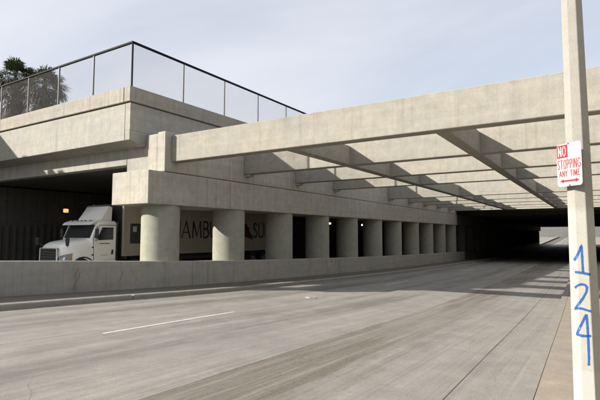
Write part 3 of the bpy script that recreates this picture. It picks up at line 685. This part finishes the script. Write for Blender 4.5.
for s in (-1, 1):
    a, b = min(s*1.10, s*1.145), max(s*1.10, s*1.145)
    dr = P_(MB().prism([(1.66, .98), (2.74, .98), (2.74, 2.56), (1.90, 2.56), (1.62, 1.96)], 'x', a, b), 'door', 'truckwhite', bevel=0.012)
    a, b = min(s*1.13, s*1.158), max(s*1.13, s*1.158)
    MB().prism([(1.82, 1.90), (2.60, 1.92), (2.60, 2.48), (2.02, 2.48), (1.80, 2.02)], 'x', a, b).build('window', M['glass'], dr, bevel=0.01)
    MB().prism([(2.50, 1.24), (2.60, 1.24), (2.62, 1.46), (2.53, 1.46)], 'x', a, b+.0 if s < 0 else b+.012).build('door_handle', M['darkplastic'], dr, bevel=0.008)
    MB().box(a, b-.009 if s > 0 else b, 1.92, 2.42, 1.73, 1.765).build('name_stripe', M['darkplastic'], dr)
    MB().box(a, b-.009 if s > 0 else b, 1.96, 2.34, 1.22, 1.235).build('name_stripe', M['darkplastic'], dr)
    MB().box(min(s*1.10, s*1.16), max(s*1.10, s*1.16), 1.54, 1.60, 1.22, 1.28).build('hinge', M['darkplastic'], trk, bevel=0.008)
    MB().box(min(s*1.10, s*1.16), max(s*1.10, s*1.16), 1.54, 1.60, 1.56, 1.62).build('hinge', M['darkplastic'], trk, bevel=0.008)
    sm_ = MB()
    xa_, xb_ = min(s*1.125, s*1.1365), max(s*1.125, s*1.1365)
    for (ya, za, yb, zb) in ((1.64, .98, 1.60, 1.97), (1.60, 1.97, 1.885, 2.585), (1.885, 2.585, 2.765, 2.585), (2.765, .98, 2.765, 2.585)):
        dy, dz = yb-ya, zb-za; L_ = math.hypot(dy, dz); ny, nz_ = -dz/L_*.011, dy/L_*.011
        sm_.prism([(ya-ny, za-nz_), (yb-ny, zb-nz_), (yb+ny, zb+nz_), (ya+ny, za+nz_)], 'x', xa_, xb_)
    P_(sm_, 'door_seal', 'darkplastic')
    P_(MB().box(min(s*1.0, s*1.15), max(s*1.0, s*1.15), 1.58, 2.78, .78, .965), 'side_skirt', 'truckwhite', bevel=0.02)
P_(MB().box(-.42, .42, .4, 6.1, .58, .86), 'frame_rails', 'chassis', bevel=0.02)
P_(MB().box(-.5, .5, 4.0, 4.9, .98, 1.08), 'fifth_wheel', 'chassis', bevel=0.03)
def wheel(par, x, y, z, w=.30, r=.51):
    t = MB().lathe([(r*.62, -w/2), (r*.93, -w/2), (r, -w*.36), (r, w*.36), (r*.93, w/2), (r*.62, w/2)], 28, 'x', (x, y, z)).build('tyre', M['rubber'], par, smooth=True)
    MB().lathe([(r*.60, -w/2-.012), (r*.60, -w*.3), (r*.25, -w*.2), (r*.25, w*.2), (r*.60, w*.3), (r*.60, w/2+.012)], 20, 'x', (x, y, z)).build('rim', M['steel'], t, smooth=True)
for s in (-1, 1):
    wheel(trk, s*.98, 1.16, .51)
    for y in (3.85, 5.15): wheel(trk, s*.94, y, .51, .5)
chs = empty('trailer_chassis', (TX, TY, TZ)); tag(chs, 'dark skeletal trailer chassis beneath the cream shipping container', 'trailer')
for s in (-1, 1):
    P_(MB().box(s*.50-.07, s*.50+.07, 3.2, 15.2, .88, 1.08) if False else MB().box(s*.62-.07, s*.62+.07, 6.2, 15.2, .80, 1.08), 'main_rail', 'chassis', chs, bevel=0.01)
    P_(MB().box(s*.85-.06, s*.85+.06, 7.0, 7.14, .06, .82), 'landing_leg', 'chassis', chs, bevel=0.01)
    for y in (13.0, 14.25): wheel(chs, s*.94, y, .51, .5)
P_(MB().box(-.6, .6, 3.15, 6.2, 1.085, 1.115), 'gooseneck', 'chassis', chs)
for y in (3.2, 6.5, 9, 12, 15.1): P_(MB().box(-1.2, 1.2, y, y+.14, 1.00, 1.12), 'bolster', 'chassis', chs, bevel=0.01)
con = empty('shipping_container', (TX, TY, TZ)); tag(con, 'cream shipping container with large dark lettering behind the columns', 'container')
C0, C1, CW, CZ0, CZ1 = 3.08, 15.28, 1.22, 1.13, 3.64
def corr(axis0, axis1, amp=.03, per=.28):
    pts = []; y = axis0; k = 0
    while y < axis1:
        for dy, o in ((0, 0), (.07, 0), (.105, amp), (.245, amp)):
            if y+dy < axis1: pts.append((y+dy, o))
        y += per
    pts.append((axis1, 0)); return pts
for s in (-1, 1):
    m = MB(); pts = [(C0+.12, 0.012), (C1-.12, 0.012)] if s > 0 else corr(C0+.12, C1-.12)
    for (y, o) in pts: m.v += [(s*(CW-.015-o), y, CZ0+.15), (s*(CW-.015-o), y, CZ1-.10)]
    for i in range(len(pts)-1): m.f.append((2*i, 2*i+2, 2*i+3, 2*i+1))
    P_(m, 'side_panel', 'container', con)
    P_(MB().box(s*CW-.05, s*CW+.004, C0+.11, C1-.11, CZ0, CZ0+.16), 'bottom_rail', 'container', con, bevel=0.01)
    P_(MB().box(s*CW-.05, s*CW+.004, C0+.11, C1-.11, CZ1-.12, CZ1), 'top_rail', 'container', con, bevel=0.01)
    for y in (C0, C1-.12): P_(MB().box(s*CW-.11 if s > 0 else -CW-.006, CW+.006 if s > 0 else -CW+.11, y, y+.12, CZ0, CZ1+.005), 'corner_post', 'container', con, bevel=0.012)
P_(MB().box(-CW+.1, CW-.1, C0+.03, C0+.06, CZ0, CZ1), 'front_wall', 'darkplastic', con)
P_(MB().box(-CW+.1, CW-.1, C1-.06, C1-.03, CZ0, CZ1), 'rear_door', 'container', con)
P_(MB().box(-CW+.03, CW-.03, C0+.1, C1-.1, CZ1-.03, CZ1-.01), 'roof', 'chassis', con)
P_(MB().box(-CW+.03, CW-.03, C0+.1, C1-.1, CZ0+.02, CZ0+.06), 'floor', 'chassis', con)
for k in range(13): P_(MB().box(CW-.028, CW-.012, C0+.92*k+.75, C0+.92*k+.76, CZ0+.17, CZ1-.13), 'panel_seam', 'container', con)
P_(MB().box(CW-.03, CW+.03, C0+.40, C0+1.05, CZ0+.60, CZ0+1.55), 'service_panel', 'darkplastic', con, bevel=0.02)
P_(MB().box(CW+.028, CW+.035, C0+.52, C0+.74, CZ0+1.15, CZ0+1.42), 'placard', 'signwhite', con)
def cplace(y0, z0): return lambda a, b, e: (CW-.022+e, y0+a, z0+b)
LH = 0.90
yy = 17.25-TY; z0 = 1.60-TZ
for ch in 'HAMBURG':
    letter_mesh(ch, .74, LH, .105, .06, cplace(yy, z0)).build('letter', M['ink'], con, recalc=False); yy += GL[ch][0]*.74+.17
yf = 23.15-TY                                           # the flag mark between the two words
for q in ([(0,.1),(.0,.80),(.62,.62),(.62,-.08)], [(.05,.80),(.30,.90),(.92,.0),(.66,-.10)], [(.62,.30),(.95,.12),(.95,-.18),(.62,-.02)]):
    MB().poly([cplace(yf, z0)(a, b, .001+.001*len(q)*a) for a, b in q]).build('flag_mark', M['redmark'], con, recalc=False)
yy = 24.22-TY
for ch in 'SUD':
    letter_mesh(ch, .74, LH, .105, .06, cplace(yy, z0)).build('letter', M['ink'], con, recalc=False)
    if ch == 'U':
        for dx in (.14, .38): MB().poly([cplace(yy, z0)(dx+a, 1.03*LH+b, .001) for a, b in ((0,0),(.09,0),(.09,.10),(0,.10))]).build('umlaut_dot', M['ink'], con, recalc=False)
    yy += GL[ch][0]*.74+.19

# ---------------------------------------------------------------- lamp pole with graffiti, and the sign on it
PYc = 5.55; pc = onY(581.6, 230, PYc); PX = pc.x
PB = zr(PYc)+0.12
pole = empty('lamp_pole', (PX, PYc, PB)); tag(pole, 'octagonal concrete street lamp pole with blue 124 graffiti on the pavement', 'lamp pole')
def prad(z): return 0.130-0.0088*(z-PB)               # across-flats half width
k8 = 1/math.cos(math.pi/8)
prof = []
zz_ = PB-.25
while zz_ < PB+9.0: prof.append((prad(zz_)*k8, zz_-PB)); zz_ += .5
MB().lathe(prof, 8, 'z', ph=math.pi/8).build('shaft', M['pole'], pole, bevel=0.004)
arm = MB().tube([(0, 0, 8.6), (-.5, 0, 9.0), (-1.3, 0, 9.3), (-2.2, 0, 9.4)], [.045, .04, .035, .03], 10).build('arm', M['steel'], pole, smooth=True)
MB().hexa([(-2.85, -.12, 9.30), (-2.1, -.12, 9.32), (-2.1, .12, 9.32), (-2.85, .12, 9.30), (-2.8, -.08, 9.42), (-2.1, -.06, 9.46), (-2.1, .06, 9.46), (-2.8, .08, 9.42)]).build('lamp_head', M['steel'], arm, bevel=0.02)
# graffiti strokes: photo pixels carried onto the faces of the pole
def on_pole(u, v):
    w = ray(u, v).normalized(); o = Vector((0, 0, EYE)); best = None
    for k in range(8):
        a = -math.pi/2+k*math.pi/4; n = Vector((math.cos(a), math.sin(a), 0))
        if w.dot(n) >= -1e-4: continue
        # face: (P - axis).n = r0 - s*(z-PB)
        r0, s_ = 0.130, 0.0088
        den = w.dot(n)+s_*w.z; num = r0-s_*(o.z-PB)-(o-Vector((PX, PYc, 0))).dot(n)+Vector((0,0,0)).dot(n)
        t = num/den
        if t > 0 and (best is None or t > best[0]): best = (t, n)
    t, n = best; return o+w*t+n*0.0025, n
def brush(pix, wpx=1.2):
    m = MB(); P = []
    for (a, b), (c, d) in zip(pix[:-1], pix[1:]):
        k = max(2, int(math.hypot(c-a, d-b)/1.2))
        P += [(a+(c-a)*i/k, b+(d-b)*i/k) for i in range(k)]
    P.append(pix[-1]); prev = None; L = []
    for i, (a, b) in enumerate(P):
        q = P[min(i+1, len(P)-1)]; r = P[max(i-1, 0)]; tx, ty = q[0]-r[0], q[1]-r[1]; n = math.hypot(tx, ty) or 1; tx /= n; ty /= n
        w = wpx*(0.85+0.3*random.random())
        p0, _ = on_pole(a-ty*w, b+tx*w); p1, _ = on_pole(a+ty*w, b-tx*w); L.append((p0, p1))
    for p0, p1 in L: m.v += [tuple(p0), tuple(p1)]
    for i in range(len(L)-1): m.f.append((2*i, 2*i+1, 2*i+3, 2*i+2))
    return child(m.build('graffiti_stroke', M['bluepaint'], recalc=False), pole)
brush([(574.2, 260.5), (577, 256), (580, 249), (581.3, 245.2), (581.8, 252), (582.3, 262), (583, 272.5)])
brush([(575, 272), (580, 272.6), (586, 273.6), (590.3, 274.6)])
brush([(575, 288), (577.5, 285.5), (581, 284.2), (585, 284.8), (587, 287.5), (586.3, 292), (583, 298), (579, 303.5), (575, 309), (578, 308.2), (582, 308.6), (587, 310.2), (591, 311.4)])
brush([(586.2, 314.5), (583, 321), (579.5, 328), (577, 334.5), (582, 335.8), (587, 336.2), (591, 336.0)])
brush([(586.4, 314.5), (587.3, 325), (588, 336), (588.5, 348), (588.9, 358), (588.7, 365.5)])
# sign
sd = Vector((math.sin(math.radians(-50)), math.cos(math.radians(-50)), 0)); sn = Vector((-sd.y, sd.x, 0))
if sn.y > 0: sn = -sn
sn.normalize(); right = -sd                              # the sign's right-hand side as it is read
scz = onY(569.0, 164.3, 5.37); SC = Vector((scz.x, scz.y, scz.z))
sg = empty('parking_sign', tuple(SC)); tag(sg, 'white NO STOPPING ANY TIME sign in red print fixed to the pole', 'sign')
SWh, SHh, cr_ = 0.146, 0.218, 0.03
def sp(a, b, e=0.0): return right*a+Vector((0, 0, 1))*b+sn*e
out2 = []
for (cx, cy, a0) in ((SWh-cr_, SHh-cr_, 0), (-SWh+cr_, SHh-cr_, 90), (-SWh+cr_, -SHh+cr_, 180), (SWh-cr_, -SHh+cr_, 270)):
    for k in range(5): a = math.radians(a0+22.5*k); out2.append((cx+cr_*math.cos(a), cy+cr_*math.sin(a)))
m = MB(); n = len(out2); m.v = [tuple(sp(a, b, 0)) for a, b in out2]+[tuple(sp(a, b, -.003)) for a, b in out2]
m.f = [tuple(range(n)), tuple(range(2*n-1, n-1, -1))]+[(i, (i+1) % n, n+(i+1) % n, n+i) for i in range(n)]
m.build('plate', M['signwhite'], sg)
m = MB(); m.poly([tuple(sp(a, b, .001)) for a, b in ((-.142, .075), (-.012, .075), (-.012, .205), (-.142, .205))]); m.build('red_panel', M['signred'], sg, recalc=False)
def sign_text(txt, x0, x1, y0, h, mat, w, e, sx=None):
    wd = [GL[c][0] if c != ' ' else .45 for c in txt]; gap = .36
    tot = sum(wd)+gap*(len(txt)-1); s_ = (x1-x0-w)/tot; x = x0+w/2
    for c, k in zip(txt, wd):
        if c != ' ':
            letter_mesh(c, s_, h, w, w, lambda a, b, q: tuple(sp(x+a, y0+b, e+q))).build('letter', M[mat], sg, recalc=False)
        x += (k+gap)*s_
sign_text('NO', -.126, -.028, .092, .096, 'signwhite', .0125, .0022)
sign_text('STOPPING', -.136, .136, -.038, .088, 'signred', .0072, .001)
sign_text('ANY TIME', -.122, .122, -.118, .058, 'signred', .0066, .001)
m = MB()
for q in ([(-.075, -.172), (.075, -.172), (.075, -.156), (-.075, -.156)], [(-.115, -.164), (-.070, -.184), (-.070, -.144)], [(.115, -.164), (.070, -.144), (.070, -.184)]):
    m.poly([tuple(sp(a, b, .001)) for a, b in q])
m.build('arrow', M['signred'], sg, recalc=False)
for b in (.212, -.208): MB().lathe([(.009, 0), (.009, .004), (.004, .006)], 10, 'z').build('bolt', M['steel'], sg).matrix_local = Matrix.Translation(sp(0, b, 0)) @ sn.to_track_quat('Z', 'Y').to_matrix().to_4x4()
for b in (.13, -.13):
    c = MB(); dv = (Vector((PX, PYc, 0))-Vector((SC.x, SC.y, 0))); 
    c.tube([tuple(sp(0, b, -.004)), tuple(Vector((dv.x*.55, dv.y*.55, b)))], .012, 8); c.build('bracket', M['steel'], sg)

# ---------------------------------------------------------------- palms beyond the bridge
def palm(x, y, top, rs, label, skirt=4.5, sc=1.0):
    rnd = random.Random(rs); base = 6.1
    t = empty('palm_tree', (x, y, base)); tag(t, label, 'palm tree', 'palms beyond the bridge fence')
    H = top-base
    pts = [(0.15*math.sin(i*.5), 0.1*math.cos(i*.4), H*i/8-(0.3 if i == 0 else 0)) for i in range(9)]
    MB().tube(pts, [.42-.02*i for i in range(9)], 10).build('trunk', M['trunk'], t, smooth=True)
    def fan(m, o, d, L, R, nl, droop):
        d = d.normalized(); side = d.cross(Vector((0, 0, 1)));  side = side.normalized() if side.length > .05 else Vector((1, 0, 0)); up = side.cross(d)
        pet = o+d*L; w = .025
        m.poly([o-side*w, o+side*w, pet+side*w, pet-side*w])
        for k in range(nl):
            a = math.radians(-105+210*k/(nl-1)+rnd.uniform(-5, 5)); v = d*math.cos(a)+side*math.sin(a)+up*rnd.uniform(-.12, .12)
            r = R*(0.72+0.28*math.cos(a))*rnd.uniform(.85, 1.08); n = side*math.cos(a)-d*math.sin(a); ww = .055*sc
            mid = pet+v*(r*.6); tip = pet+v*r+Vector((0, 0, -droop*r*rnd.uniform(.25, .7)))
            m.poly([pet, mid-n*ww, tip, mid+n*ww])
    m = MB(); tp = Vector(pts[-1])
    for k in range(60):
        el = math.radians(rnd.uniform(-28, 82)); az = rnd.uniform(0, 2*math.pi)
        d = Vector((math.cos(el)*math.cos(az), math.cos(el)*math.sin(az), math.sin(el)))
        fan(m, tp, d, rnd.uniform(.8, 1.35)*sc, rnd.uniform(.85, 1.15)*sc, 15, .5)
    m.build('crown', M['frond'], t, recalc=False)
    m = MB()
    for k in range(300):
        h = H-rnd.uniform(0, 1)**1.35*skirt; az = rnd.uniform(0, 2*math.pi); el = math.radians(rnd.uniform(-78, -30) if h < H-.9 else rnd.uniform(-50, 5))
        d = Vector((math.cos(el)*math.cos(az), math.cos(el)*math.sin(az), math.sin(el)))
        fan(m, Vector((pts[-1][0], pts[-1][1], h)), d, rnd.uniform(.9, 1.5)*sc, rnd.uniform(.8, 1.2)*sc, 10, .9)
    m.build('skirt', M['deadfrond'], t, recalc=False)
    return t
def at_depth(u, v, dist):
    w = ray(u, v).normalized(); return Vector((0, 0, EYE))+w*dist
a = at_depth(17, 78, 62); palm(a.x, a.y, a.z, 3, 'palm with green crown standing above the rail where the fence is lower', 7.5, 1.15)
a = at_depth(46, 86, 60); palm(a.x, a.y, a.z, 5, 'shaggy palm with thick brown skirt seen whole through the mesh', 7.0, 1.2)
a = at_depth(-16, 88, 66); palm(a.x, a.y, a.z, 9, 'palm half hidden at the end of the row of palms', 7.0, 1.1)

# ---------------------------------------------------------------- litter on the road
lt = empty('litter', (-8.5, 13.9, zr(13.9)+.005)); tag(lt, 'crumpled scrap of white paper lying on the sunny road', 'litter')
for (dx, dy, s_) in ((0, 0, .085), (.13, .26, .055)):
    m = MB(); rnd = random.Random(int(dx*100)+2); n = 7; q = []
    for i in range(n):
        a = 2*math.pi*i/n; q.append((dx+s_*math.cos(a)*rnd.uniform(.6, 1.2), dy+s_*1.4*math.sin(a)*rnd.uniform(.6, 1.2), rnd.uniform(0, .03)))
    top = (dx, dy, s_*.55)
    for i in range(n): m.poly([q[i], q[(i+1) % n], top])
    m.build('scrap', M['paper'], lt, recalc=False)
